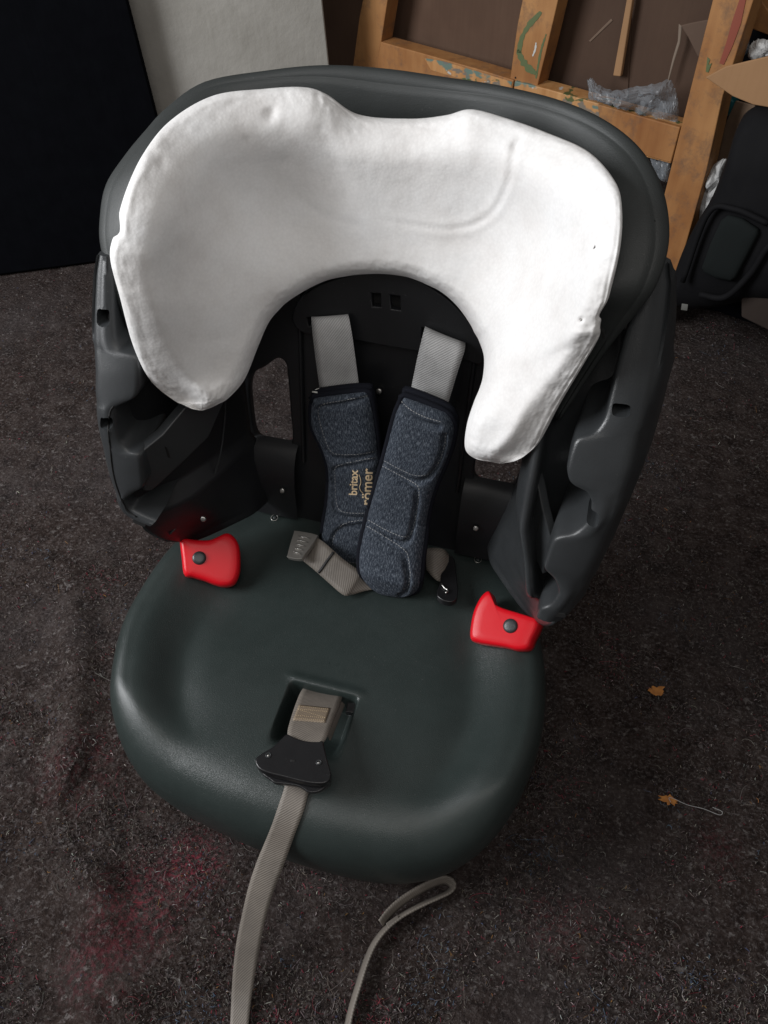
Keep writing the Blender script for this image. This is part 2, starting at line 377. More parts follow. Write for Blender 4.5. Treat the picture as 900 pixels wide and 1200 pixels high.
# --- back panel with cut-outs
def plate2d(name, outer, holes, g, th, mt, parent, bv=.0025):
    cu = bpy.data.curves.new('c', 'CURVE'); cu.dimensions = '2D'; cu.fill_mode = 'BOTH'; cu.extrude = th/2; cu.bevel_depth = bv; cu.bevel_resolution = 2
    for poly in [outer]+holes:
        sp = cu.splines.new('POLY'); sp.points.add(len(poly)-1); sp.use_cyclic_u = True
        for i, p in enumerate(poly): sp.points[i].co = (p[0], p[1], 0, 1)
    o = bpy.data.objects.new('tmp', cu); C.objects.link(o); dg = bpy.context.evaluated_depsgraph_get(); dg.update()
    me = bpy.data.meshes.new_from_object(o.evaluated_get(dg)); bpy.data.objects.remove(o); me.name = name
    for v in me.vertices:
        x, z, e = v.co; v.co = (x, g(z)+th/2+bv-e, z)
    o = link(name, me, mt, parent, True); fixn(o)
    w = o.modifiers.new('e', 'EDGE_SPLIT'); w.split_angle = math.radians(40)
    return o
xz = lambda u, v, g: (lambda p: (p[0], p[2]))(P(u, v, g=g))
cutL = spl([xz(u, v, Yb) for u, v in ((309, 428), (296, 436), (290, 455), (292, 485), (296, 508), (304, 518), (318, 522), (343, 521), (342, 480), (339, 440), (336, 425), (325, 418))], 60, True)
cutL = np.vstack([cutL])
cutR = cutL*np.array([-1, 1])
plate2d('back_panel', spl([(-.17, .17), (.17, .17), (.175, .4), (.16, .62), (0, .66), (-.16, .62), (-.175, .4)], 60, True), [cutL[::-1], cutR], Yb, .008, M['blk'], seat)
# raised centre column edges and the lower ledges
for s in (-1, 1):
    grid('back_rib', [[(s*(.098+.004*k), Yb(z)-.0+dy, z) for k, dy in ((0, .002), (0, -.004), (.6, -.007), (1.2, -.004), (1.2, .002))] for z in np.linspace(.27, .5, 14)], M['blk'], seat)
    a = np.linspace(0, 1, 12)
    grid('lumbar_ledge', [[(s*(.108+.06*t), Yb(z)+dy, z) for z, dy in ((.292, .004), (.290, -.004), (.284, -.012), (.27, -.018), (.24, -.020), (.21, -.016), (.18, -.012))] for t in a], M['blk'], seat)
# --- arched strap height plate
Yp = lambda z: Yb(z)-.010
arch = [(344, 376), (346, 362), (354, 350), (370, 338), (389, 330), (410, 325), (432, 322), (452, 322), (473, 325), (492, 332), (507, 341), (522, 351), (536, 364), (550, 380), (561, 394), (566, 405), (564, 424), (556, 425), (545, 421), (520, 417), (492, 411), (450, 404), (408, 396), (404, 397), (385, 394), (366, 392), (352, 387)]
def rectpx(c): return spl([xz(u, v, Yp) for u, v in c], 24, True)
holes = [[xz(u, v, Yp) for u, v in c] for c in (((433, 342), (447, 343), (448, 362), (435, 361)), ((455, 344), (470, 346), (471, 366), (457, 364)), ((358, 371), (409, 368), (411, 379), (361, 384)), ((493, 382), (548, 402), (544, 414), (492, 398)))]
plate2d('strap_height_plate', spl([xz(u, v, Yp) for u, v in arch], 130, True), [np.array(h) for h in holes], Yp, .005, M['blk'], seat, .0015)
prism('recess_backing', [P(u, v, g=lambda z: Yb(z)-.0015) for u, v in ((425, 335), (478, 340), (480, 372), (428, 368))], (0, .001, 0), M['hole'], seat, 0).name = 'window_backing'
# --- side walls
Zs = [.205, .215, .235, .262, .30, .35, .40, .46, .52, .60, .68]
def wallrow(z, s=-1):
    xo = float(np.interp(z, [.205, .215, .235, .27, .3, .5, .53, .57, .61, .7], [.215, .226, .236, .244, .246, .252, .25, .232, .20, .18])); yo = gz(z)+float(np.interp(z, [.205, .24, .27, .3, .7], [.05, .03, .016, .012, .012]))
    xi = float(np.interp(z, [.2, .24, .3, .4, .7], [.150, .158, .172, .176, .170])); yi = Yb(z)-.004
    mid = [(xo, yo), (xo-.012, yo+.035), (xo-.035, yo+.075), (xi+.012, yi-.035), (xi, yi)]
    if z < .3: mid = [(xo, yo), (xo-.016, yo+.018), (xo-.045, yo+.055), (xi+.006, yi-.035), (xi-.004, yi)]
    old = spl(mid, 22)
    if s < 0: return old
    xc = float(np.interp(z, [.24, .283, .342, .38, .5, .6], [.226, .213, .200, .189, .186, .18])); yc = gz(z)+float(np.interp(z, [.24, .28, .34, .5], [.012, .02, .026, .034]))
    yo2 = gz(z)+float(np.interp(z, [.24, .28, .33], [.012, .05, .08]))
    new = spl([(xo, yo2), ((xo+xc)/2+.006, yo2+.006), (xc+.008, yc+.035), (xc+.0025, yc+.006), (xc-.0005, yc), (xc-.005, yc+.007), (xc-.014, yc+.05), (xi+.006, yi-.03), (xi, yi)], 22)
    k = float(sm(.255, .30, z)); return old*(1-k)+new*k
for s in (-1, 1):
    rows = []
    for z in spl([[z] for z in Zs[:-1]], 48)[:, 0]:
        w = wallrow(z, s); k = 0
        if z < .235: k = (.235-z)/.03
        rows.append([(s*(x+(0.0)*k), y+.012*k*k*(1-j/21), z) for j, (x, y) in enumerate(w)])
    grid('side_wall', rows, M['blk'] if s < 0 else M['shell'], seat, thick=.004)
    # crease line running down the wall
    if s < 0: tube('wall_crease', spl([(s*x, y, z) for x, y, z in ((.172, .226, .42), (.176, .215, .36), (.186, .19, .30), (.205, .155, .262), (.226, .118, .245))], 20), .0011, M['shell'], seat, 6)
# --- wing rims
def rim(name, st, s, holes_px, parent):
    st = np.array(st, float); n = len(st)
    O3 = np.array([P(u, v, g=gz) for u, v in st[:, :2]]); I3 = np.array([P(u, v, g=gz) for u, v in st[:, 2:]])
    li = np.linspace(0, n-1, (n-1)*5+1); Il = np.stack([np.interp(li, np.arange(n), I3[:, k]) for k in range(3)], 1); O3 = spl(O3, (n-1)*5+1); I3 = .35*spl(I3, (n-1)*5+1)+.65*Il; rows = []
    for k in range(2): I3[1:-1] = (I3[:-2]+2*I3[1:-1]+I3[2:])/4
    b = np.array([0, 1., 0]); ow = np.array([s, 0, 0.]); r = .0045
    dep = np.interp(np.arange(len(O3)), [0, 12, 32], [.08, .25, 1.0])
    for q_, (O, I) in enumerate(zip(O3, I3)):
        D = dep[q_]
        w = O-I; L = np.linalg.norm(w); w = w/max(L, 1e-6); rr = min(r, L*.35)
        L_ = lambda t: I+(O-I)*t+b*(-.0015*math.sin(math.pi*t))
        ro = min(.013, L*.42)
        rows.append([O+b*.105*D+ow*.022*D, O+b*.06*D+ow*.016*D, O+b*.028*D+ow*.009*D, O+b*ro*.9*D+ow*.001, O-w*ro*.10+b*ro*.5, O-w*ro*.3+b*ro*.25, O-w*ro*.6+b*ro*.08, O-w*ro, L_(.5), L_(.28), I+w*rr*1.1, I+w*rr*.5+b*rr*.18, I+w*rr*.15+b*rr*.6, I+b*rr*1.3, I+b*.028*D, I+b*.06*D+ow*.004, I+b*.105*D+ow*.010])
    o = grid(name, rows, M['shell'], parent, closed=True, caps=True)
    cut = []
    for h in holes_px:
        pts = [P(u, v, g=gz) for u, v in h]; off = np.array([0, 1, 0.])
        c = prism('cut', np.array(pts)-off*.012, off*.05, M['hole'], None, 0, smooth=False); cut.append(c)
    boolcut(o, cut)
    o.data.polygons.foreach_set('use_smooth', [True]*len(o.data.polygons))
    w = o.modifiers.new('e', 'EDGE_SPLIT'); w.split_angle = math.radians(50)
    return o
def rr_px(cx, cy_, w, h, rot_=0):
    a = spl([(-w, -h*.6), (-w*.6, -h), (w*.6, -h), (w, -h*.6), (w, h*.6), (w*.6, h), (-w*.6, h), (-w, h*.6)], 16, True); c, s_ = math.cos(rot_), math.sin(rot_)
    return [(cx+c*x-s_*y, cy_+s_*x+c*y) for x, y in a]
Lr = [(114, 300, 130, 300), (111, 315, 131, 315), (109, 330, 132, 330), (107, 370, 132, 370), (106, 398, 134, 400), (106, 410, 140, 412), (106, 420, 160, 418), (107, 440, 162, 440), (107, 462, 160, 466), (108, 472, 146, 473), (109, 482, 134, 480), (111, 500, 134, 502), (114, 518, 140, 520), (116, 528, 150, 530), (118, 538, 164, 534), (122, 555, 166, 552), (127, 570, 168, 572), (131, 580, 158, 577), (135, 590, 148, 586), (142, 602, 152, 598), (154, 612, 168, 606), (172, 619, 182, 612)]
Rr = [(783, 310, 757, 300), (784, 325, 753, 320), (785, 340, 749, 340), (780, 385, 735, 385), (772, 430, 722, 432), (764, 468, 714, 466), (759, 490, 708, 492), (755, 505, 697, 508), (752, 514, 674, 516), (748, 530, 668, 532), (743, 552, 663, 552), (739, 567, 667, 568), (735, 578, 686, 577), (730, 592, 693, 592), (724, 608, 689, 612), (718, 622, 674, 626), (713, 633, 648, 632), (707, 648, 641, 652), (700, 663, 636, 668), (693, 677, 648, 679), (686, 692, 655, 696), (676, 708, 645, 710), (671, 721, 632, 715), (661, 731, 628, 725)]
rimL = rim('wing_rim', Lr, -1, [rr_px(120.5, 372, 7.5, 10), rr_px(124, 496, 7, 6.5)], seat)
rimR = rim('wing_rim', Rr, 1, [rr_px(728, 480, 10.5, 7.5, .05), rr_px(694, 608, 8, 8, .3)], seat)
slot = lambda c, w, h, r_: prism('drain_slot', [P(u, v, g=lambda z: gz(z)-.0012) for u, v in rr_px(*c, w, h, r_)], (0, .004, 0), M['hole'], seat, .0004)
slot((163, 613), 8, 2.3, .42); slot((655, 721), 8, 2.3, .18)
# hinge seam on left rim
bmL = BVHTree.FromPolygons([tuple(v.co) for v in rimL.data.vertices], [tuple(p.vertices) for p in rimL.data.polygons])
hs_ = [on(bmL, u, v, .0002) for u, v in spl([(133, 476), (130, 480), (128, 488), (127, 505), (129, 525), (133, 556), (141, 582), (149, 597), (160, 606)], 40)]
tube('hinge_seam', [h[0] for h in hs_ if h and h[0][1] < .13], .0010, M['hole'], seat, 6)
# pocket ledges (floors of the recesses between rim and wall)
for s, zz in ((-1, (.475, .385, .31)), (1, (.475, .385, .31))):
    for z in zz:
        w = wallrow(z); e = [(s*(x+.004), y-.004) for x, y in w[:9]]
        q = [(s*.252, gz(z)+.008), (s*.255, gz(z)+.09), (s*.19, .24)]
        poly = e+q[::-1]
# insert panels on the inner walls
def ins(poly3, th, nm):
    p = np.array(poly3); c = p.mean(0); _, _, vt = np.linalg.svd(p-c); n = vt[2]; n = n if np.dot(n, CAM-c) > 0 else -n
    p = p-np.outer((p-c)@n, n)
    o = prism(nm, p, n*-th, M['shell'], seat, .0018, 3); return c, n
c, nI = ins([P(166, 533, Y=.102), P(190, 509, Y=.13), P(217, 477, Y=.158), P(264, 470, Y=.20), P(245, 512, Y=.178), P(210, 546, Y=.140), P(179, 576, Y=.106), P(168, 574, Y=.10)], .012, 'insert_panel')
plI = (c+nI*.0006, nI)
prism('panel_slot', [P(u, v, pl=plI) for u, v in ((193, 523), (196, 525), (200, 537), (197, 536))], -nI*.002, M['hole'], seat, 0)
wv = [tuple(v) for v in np.array(rows).reshape(-1, 3)]; wn_ = len(rows[0])
wb = BVHTree.FromPolygons(wv, [(i*wn_+j, i*wn_+j+1, (i+1)*wn_+j+1, (i+1)*wn_+j) for i in range(len(rows)-1) for j in range(wn_-1)])
c, nJ = ins([P(620, 540, Y=.162), P(629, 566, Y=.150), P(637, 597, Y=.138), P(645, 629, Y=.122), P(640, 655, Y=.118), P(634, 674, Y=.115), P(627, 655, Y=.128), P(620, 620, Y=.145), P(616, 585, Y=.158)], .010, 'insert_panel')
plJ = (c+nJ*.0006, nJ)
prism('panel_slot', [P(u, v, pl=plJ) for u, v in ((629.5, 622), (631.5, 612), (633, 606), (631.5, 616))], -nJ*.002, M['hole'], seat, 0)
# --- head shell
Hs = [  # outer px, Yo, inner px, Yi
 (172, 440, .168, 192, 430, .175), (152, 390, .165, 182, 390, .172), (134, 340, .170, 165, 340, .175), (119, 290, .190, 152, 292, .18), (118, 255, .207, 152, 255, .19), (125, 217, .228, 162, 222, .205), (147, 183, .252, 182, 187, .22), (170, 155, .275, 205, 158, .24),
 (196, 127, .302, 236, 136, .27), (240, 97, .330, 275, 122, .30), (310, 84, .350, 325, 122, .318), (380, 77, .362, 385, 135, .33), (450, 81, .366, 450, 155, .335), (520, 91, .362, 520, 155, .33), (590, 102, .350, 575, 155, .318),
 (660, 120, .330, 640, 172, .30), (715, 146, .300, 680, 192, .27), (755, 182, .270, 703, 222, .24), (778, 230, .238, 712, 262, .215), (783, 285, .208, 712, 302, .19), (768, 335, .185, 700, 345, .17), (742, 370, .178, 690, 375, .18), (718, 400, .178, 680, 400, .19), (690, 440, .180, 665, 435, .19), (655, 492, .176, 645, 485, .182)]
A = spl(Hs, (len(Hs)-1)*6+1); rows = []
for a in A:
    O = P(a[0], a[1], Y=a[2]); I = P(a[3], a[4], Y=a[5]+.022*float(sm(.2, .28, a[5]))); w = O-I; L = np.linalg.norm(w); b = np.array([0, 1., 0]); wn = w/L
    up = -np.cross(np.cross(b, wn), wn); up = -ray((a[0]+a[3])/2, (a[1]+a[4])/2); up /= np.linalg.norm(up)
    k = lambda t, h: I+w*t+up*h*min(1, L/.05)
    zz_ = np.array([0, 0, 1.]); o2 = wn.copy(); o2[1] = 0; o2 /= np.linalg.norm(o2)+1e-6
    rows.append([I+b*.05, I+b*.02, k(.08, .0), k(.25, .003), k(.45, .005), k(.62, .0056), k(.74, .0056), k(.765, .0040), k(.79, .0041), k(.86, .0036), k(.94, .0018), k(.985, -.002), O+b*.007-zz_*.003, O+b*.02-o2*.002-zz_*.016, O+b*.045-o2*.010-zz_*.04])
grid('head_shell', rows, M['head'], seat, thick=.0025)
bk_rows = []
for a, r_ in zip(A, rows):
    q = np.array(r_[0]); tx = float(np.clip(q[0], -.15, .15)); tz = min(q[2], .60) if abs(q[0]) > .15 else .60
    tgt = np.array([tx, Yb(tz)+.006, tz]); bk_rows.append([q*(1-t)+tgt*t+np.array([0, .01*math.sin(math.pi*t), 0]) for t in (0, .25, .5, .75, 1)])
grid('head_shell_back', bk_rows, M['head'], seat, thick=.0025)
# small moulded catches on head shell
for u, v, Y in ((769, 265, .215), (706, 393, .150)):
    prism('shell_catch', [P(u-2, v-7, Y=Y), P(u+2, v-3, Y=Y), P(u+2.5, v+5, Y=Y), P(u-.5, v+3, Y=Y)], (0, .006, 0), M['hole'], seat, .0004)
# --- polystyrene liner
Fm = [(234, 481, .152, 238, 481, .152), (225, 479, .150, 247, 478, .153), (214, 474, .148, 257, 473, .158), (205, 470, .146, 266, 468, .165), (186, 456, .140, 280, 454, .180), (171, 438, .135, 290, 438, .195), (155, 402, .128, 303, 405, .215), (141, 350, .122, 315, 378, .235), (129, 302, .125, 329, 361, .250), (134, 272, .135, 338, 353, .256), (147, 225, .155, 350, 345, .262), (168, 180, .190, 366, 336, .268), (200, 141, .235, 385, 328, .272),
 (250, 112, .275, 405, 324, .275), (310, 104, .298, 420, 322, .276), (355, 102, .306, 436, 321, .277), (382, 110, .309, 446, 321, .277), (420, 134, .315, 460, 322, .277), (480, 139, .318, 478, 325, .277), (522, 135, .314, 492, 330, .276), (552, 128, .308, 503, 335, .274), (592, 138, .298, 515, 341, .272), (640, 155, .275, 528, 351, .270), (690, 178, .235, 540, 364, .266), (721, 213, .195, 551, 380, .258), (729, 245, .170, 556, 390, .252), (727, 290, .145, 561, 399, .246), (715, 343, .132, 567, 418, .225),
 (704, 378, .130, 566, 440, .205), (702, 395, .131, 562, 455, .196), (682, 430, .136, 555, 472, .185), (657, 472, .142, 547, 498, .168), (634, 515, .147, 545, 525, .158), (618, 532, .149, 556, 537, .153), (604, 540, .15, 574, 541, .152), (588, 543, .151, 585, 543, .151)]
Fm = [(a, b, y-.024-.010*float(sm(.2, .3, y)), c, d, y2-.012) for a, b, y, c, d, y2 in Fm]
A = spl(Fm, (len(Fm)-1)*12+1); T = np.linspace(0, 1, 84); T = .5-.5*np.cos(np.pi*(T*.82+.09)); T = (T-T[0])/(T[-1]-T[0])
gr_px = spl([(612, 160), (606, 168), (603, 185), (600, 205), (585, 235), (560, 253), (530, 260), (490, 259), (440, 252)], 60)
gr2 = spl([(420, 258), (380, 248), (345, 225)], 20)
dents = [(314, 132, 7, .003), (318, 126, 5, .002), (606, 168, 7, .003), (687, 372, 2.0, .006), (705, 284, 1.6, .004), (283, 158, 5, .0015), (186, 188, 6, .002), (176, 176, 5, .002), (330, 182, 8, .001), (668, 470, 9, .002), (650, 455, 8, .002)]
rows_f = []; rows_b = []; outl = np.vstack([A[:, :2], A[::-1, 3:5]])
nst = len(A)
for k in range(90):
    q_ = A[rng.integers(20, nst-20)]; t_ = 1-abs(rng.normal(0, .12)); dents.append((q_[3]+(q_[0]-q_[3])*t_, q_[4]+(q_[1]-q_[4])*t_, rng.uniform(1.6, 4.5), rng.uniform(-.0003, .0009)))
for k in range(40):
    dents.append((rng.uniform(150, 720), rng.uniform(110, 330), rng.uniform(1.2, 2.5), rng.uniform(.0003, .0009)))
dn = np.array(dents)
for i, a in enumerate(A):
    s_ = i/(nst-1)
    O = P(a[0], a[1], Y=a[2]); I = P(a[3], a[4], Y=a[5]); w = O-I; L = np.linalg.norm(w)
    jit = .0016*noise.noise(Vector((i*.35, 0, 1)))+.0010*noise.noise(Vector((i*1.1, 4, 1))); O = O+w/L*jit
    endk = min(1, min(s_, 1-s_)/.05)
    thick = .046; row = []; back = []
    for t in T:
        p = I+w*t
        for nu_, nv_, ddx in ((135, 276, 6.5), (701, 371, -4.5)):
            yy = (a[1]-nv_); st_ = (1-float(sm(-3, 3, yy)))*float(sm(-30, -4, yy)) if ddx > 0 else float(sm(-22, -1, yy))*(1-float(sm(-1, 4, yy)))
            if (a[0] < 400) == (ddx > 0): p = p+(P(a[0]+ddx, a[1], Y=a[2])-P(a[0], a[1], Y=a[2]))*st_*t**14
        # wing bowl: belly pushed back between the outer lip and the inner edge
        wing = float(sm(.0, .22, abs(s_-.5)-.12))
        cf = math.exp(-((abs(s_-.5)-.15)/.09)**2)
        belly = wing*.014*math.sin(math.pi*t**1.6)+(1-wing)*.012*math.sin(math.pi*t)+.020*cf*math.sin(math.pi*min(1, t*1.15))**1.5
        px = (a[3]+(a[0]-a[3])*t, a[4]+(a[1]-a[4])*t)
        d = float(np.min(np.hypot(outl[:, 0]-px[0], outl[:, 1]-px[1])))*.00080; cf = math.exp(-((abs(s_-.5)-.15)/.09)**2); so_ = float(sm(.35, .75, t))*float(sm(0, .12, min(s_, 1-s_))); Rd = .016+so_*(.022+.018*cf)
        e = (.014+.016*so_)*(1-min(d/Rd, 1))**1.9+.006*(1-min(d/.006, 1))**2
        e2 = 0
        ridge = -.009*math.exp(-(((1-t)*L-.036)/.022)**2)*(.25+.75*wing)*min(1, L/.08)
        dp = belly+max(e, e2)+ridge
        rd = ray(*px); rd = rd/np.linalg.norm(rd)
        q = p+rd*dp
        dg_ = np.min(np.hypot(gr_px[:, 0]-px[0], gr_px[:, 1]-px[1])); gi = int(np.argmin(np.hypot(gr_px[:, 0]-px[0], gr_px[:, 1]-px[1]))); gt = math.sin(math.pi*min(.5+abs(gi-18)/84., 1))**.8; dpp = gt*(.0013*math.exp(-(dg_/3.2)**2)-.0012*math.exp(-((dg_-7)/5.)**2))
        dg_ = np.min(np.hypot(gr2[:, 0]-px[0], gr2[:, 1]-px[1])); dpp += .0006*math.exp(-(dg_/6)**2)
        dpp += float(np.sum(dn[:, 3]*np.exp(-((px[0]-dn[:, 0])**2+(px[1]-dn[:, 1])**2)/dn[:, 2]**2)))
        ns = .0014*noise.noise(Vector(q*14))+.0004*noise.noise(Vector(q*80))
        rough_edge = .0011*math.exp(-(d/.016)**2)*(noise.noise(Vector(q*150))+.7*noise.noise(Vector(q*330)))
        q = q+rd*(dpp+ns+rough_edge)
        row.append(q)
        inn = (I+O)/2-p; back.append(p+rd*(thick+belly*.5)+inn*.10)
    rows_f.append(row); rows_b.append(back)
rows = [np.vstack([f_, b_[::-1]]) for f_, b_ in zip(rows_f, rows_b)]
fo = grid('foam_liner', rows, M['eps'], seat, closed=True, caps=True)
fo['label'] = 'bare white polystyrene head liner with chipped edges'
# --- belt guides (red clips)
def clip(px, Zc, tilt, btn):
    n = np.array(tilt)/np.linalg.norm(tilt); c0 = P(*btn, Z=Zc); pl = (c0, n)
    rimp = [P(u, v, pl=pl) for u, v in spl(px, 64, True)]
    o = pillow('belt_guide', rimp, n, .009, M['red'], seat, ((0.02, -2.0), (0, -.5), (0.0, .1), (.025, .55), (.07, .85), (.16, .98), (.4, 1.0), (.8, 1.0)))
    o['label'] = 'red belt guide with a round dark button'
    disc('button', c0+n*.0088, n, .0086, .0028, M['shell'], o)
    return o
clip([(211, 634), (214, 631), (230, 633), (246, 633), (256, 629), (266, 625), (274, 629), (280, 639), (282, 654), (281, 672), (275, 685), (264, 688), (253, 686), (240, 681), (226, 677), (216, 674), (213, 655)], .197, (.30, -.45, .85), (234, 655))
clip([(572, 693), (576, 696), (580, 707), (590, 713), (606, 718), (622, 723), (634, 728), (632, 738), (626, 750), (621, 761), (608, 763), (595, 760), (576, 757), (560, 754), (552, 749), (552, 735), (556, 716), (564, 700)], .197, (-.25, -.45, .86), (600, 735))
# --- screws and rings
for u, v, Y in ((332, 574, .243), (558, 618, .243), (240, 607, None), (445, 458, None)):
    if Y is None:
        p = P(u, v, Y=.128) if u < 300 else P(u, v, g=lambda z: Yb(z)-.0005)
    else: p = P(u, v, Y=.236)
    disc('screw', p+np.array([0, -.0035, .002]), (0, -1, .5), .0036, .0016, M['metal'], seat, 12)
for u, v in ((322, 607), (560, 656)):
    p = P(u, v, Y=.2); h = on(seat_bvh, u, v, .001); q = h[0] if h else P(u, v, Z=.18)
    ringo('rivet_ring', q+np.array([0, -.001, .0008]), (0, -.2, 1), .0046, .00045, M['metal'], seat); disc('rivet', q, (0, -.2, 1), .0022, .0008, M['shell'], seat, 12)
# --- harness
def ribbon(name, rowsLR, mt, th=.0014, n=40, k=7, crown=0., parent=seat):
    A_ = spl(np.array([np.concatenate([l, r]) for l, r in rowsLR]), n); R_ = []
    for i, a in enumerate(A_):
        l, r = a[:3], a[3:]; R_.append([l+(r-l)*t+np.array([0, -crown*math.sin(math.pi*t), crown*.3*math.sin(math.pi*t)]) for t in np.linspace(0, 1, k)])
    return grid(name, R_, mt, parent, thick=th)
gy = lambda off: (lambda z: Yb(z)-off)
ribbon('shoulder_strap', [(P(366, 378, g=gy(-.004)), P(407, 374, g=gy(-.004))), (P(365, 372, g=gy(.012)), P(408, 369, g=gy(.012))), (P(366, 385, g=gy(.022)), P(411, 383, g=gy(.022))), (P(370, 420, g=gy(.026)), P(416, 416, g=gy(.026))), (P(377, 470, g=gy(.024)), P(422, 462, g=gy(.024)))], M['web'], crown=.002)
ribbon('shoulder_strap', [(P(497, 392, g=gy(-.004)), P(544, 409, g=gy(-.004))), (P(498, 383, g=gy(.012)), P(545, 402, g=gy(.012))), (P(495, 395, g=gy(.026)), P(544, 412, g=gy(.026))), (P(488, 425, g=gy(.032)), P(535, 440, g=gy(.032))), (P(478, 475, g=gy(.032)), P(520, 490, g=gy(.032)))], M['web'], crown=.002)
def pad(pairs, Yf, th, seams, label):
    B = spl(np.array(pairs, float), 96); T_ = np.linspace(0, 1, 56); n = np.array([0.02, -.95, .30]); n /= np.linalg.norm(n); R_ = []; bk = []
    sp = [spl(s_, 70) for s_ in seams]; allp = np.vstack(sp); m2 = len(B)
    for i, a in enumerate(B):
        s_ = i/(m2-1); row = []; rb = []
        for t in T_:
            u, v = a[0]+(a[2]-a[0])*t, a[1]+(a[3]-a[1])*t; p = P(u, v, g=Yf)
            pro = max(0, 1-abs(2*t-1)**3.2)**.5*max(0, 1-abs(2*s_-1)**14)**.5
            d = np.min(np.hypot(allp[:, 0]-u, allp[:, 1]-v)); gv = 1-.42*math.exp(-(d/2.6)**2)
            h = th*pro*gv*(1+.05*noise.noise(Vector(p*30)))+.0005*noise.noise(Vector(p*140))
            row.append(p+n*h); rb.append(p-n*.0008)
        R_.append(row); bk.append(rb)
    o = grid('harness_pad', R_, M['denim'], seat); o['label'] = label
    Vb = [tuple(v) for v in np.array(R_).reshape(-1, 3)]; nn = len(T_)
    bv = BVHTree.FromPolygons(Vb, [(i*nn+j, i*nn+j+1, (i+1)*nn+j+1, (i+1)*nn+j) for i in range(m2-1) for j in range(nn-1)])
    # black padded backing + binding along the outline
    per = [B[i][:2] for i in range(m2)]+[B[-1][:2]*(1-t)+B[-1][2:]*t for t in (.25, .5, .75)]+[B[i][2:] for i in range(m2-1, -1, -1)]+[B[0][2:]*(1-t)+B[0][:2]*t for t in (.25, .5, .75)]
    per = np.array(per)[::3]; cen = per.mean(0)
    path = np.array([P(u, v, g=Yf) for u, v in spl(per, 110, True)]); tube('binding', path+n*.001, .0036, M['piping'], o, 8, True)
    c3 = path.mean(0); grow = path+(path-c3)*0.05
    pillow('pad_backing', grow-n*.005, n, .004, M['piping'], o, ((0, -1), (0, 0), (.02, .8), (.1, 1), (.6, 1)))
    # stitches
    V_ = []; F_ = []
    for q in sp:
        L_ = np.concatenate([[0], np.cumsum(np.hypot(*np.diff(q, axis=0).T))]); pos = np.arange(1, L_[-1]-2, 3.6)
        for x in pos:
            a = [np.interp(x, L_, q[:, 0]), np.interp(x, L_, q[:, 1])]; b = [np.interp(x+2.2, L_, q[:, 0]), np.interp(x+2.2, L_, q[:, 1])]
            ha, hb = on(bv, *a, .0003), on(bv, *b, .0003)
            if not ha or not hb: continue
            pa, pb_ = ha[0], hb[0]; d = pb_-pa; w = np.cross(d, ha[1]); w = w/np.linalg.norm(w)*.00032; k = len(V_); up = ha[1]*.0005
            V_ += [pa-w, pa+w, pb_+w, pb_-w, (pa+pb_)/2-w+up, (pa+pb_)/2+w+up]; F_ += [(k, k+1, k+5, k+4), (k+4, k+5, k+2, k+3)]
    st = mesh('stitching', V_, F_, M['thread'], o); st['kind'] = 'stuff'
    return o, bv, n
r2 = lambda L: [(330+.2444*a, 440+.2444*b) for a, b in L]
padL, bvL, nL = pad([(368, 464, 431, 456), (365, 478, 436, 469), (366, 500, 441, 498), (376, 521, 444, 525), (384, 545, 446, 550), (385, 568, 446, 575), (383, 592, 446, 600), (379, 615, 444, 622), (377, 635, 442, 642), (381, 652, 436, 656), (389, 661, 424, 664)], lambda z: float(np.interp(z, [.2, .27, .5], [.205, .235, .255])), .015,
    [r2([(415, 95), (300, 118), (215, 132), (182, 150), (178, 185), (192, 250), (215, 320), (240, 365), (285, 378), (370, 376), (450, 362)]), r2([(455, 392), (350, 412), (280, 428), (258, 445), (258, 500), (262, 590), (275, 640), (320, 658), (420, 660)]), r2([(420, 690), (330, 702), (285, 720), (255, 765), (245, 830), (262, 870), (300, 888), (380, 902)])],
    'left harness pad in navy melange fabric with gold lettering')
padR, bvR, nR = pad([(474, 462, 524, 481), (465, 480, 533, 496), (459, 501, 532, 514), (452, 528, 525, 537), (445, 553, 515, 560), (438, 577, 507, 583), (431, 602, 502, 606), (425, 628, 499, 632), (421, 652, 496, 656), (423, 671, 494, 677), (433, 684, 490, 690), (448, 692, 474, 698)], lambda z: float(np.interp(z, [.2, .27, .5], [.165, .200, .240])), .017,
    [r2([(572, 120), (620, 165), (690, 200), (765, 222)]), r2([(790, 270), (782, 340), (750, 420), (705, 470), (640, 478), (570, 450), (486, 405)]), r2([(480, 432), (560, 475), (640, 520), (660, 550), (655, 610), (640, 700), (620, 758), (580, 772), (500, 740), (412, 690)]), r2([(405, 720), (480, 765), (560, 815), (600, 850), (612, 900), (618, 960), (605, 1010), (580, 1025)])],
    'right harness pad in navy melange fabric lying over the left one')
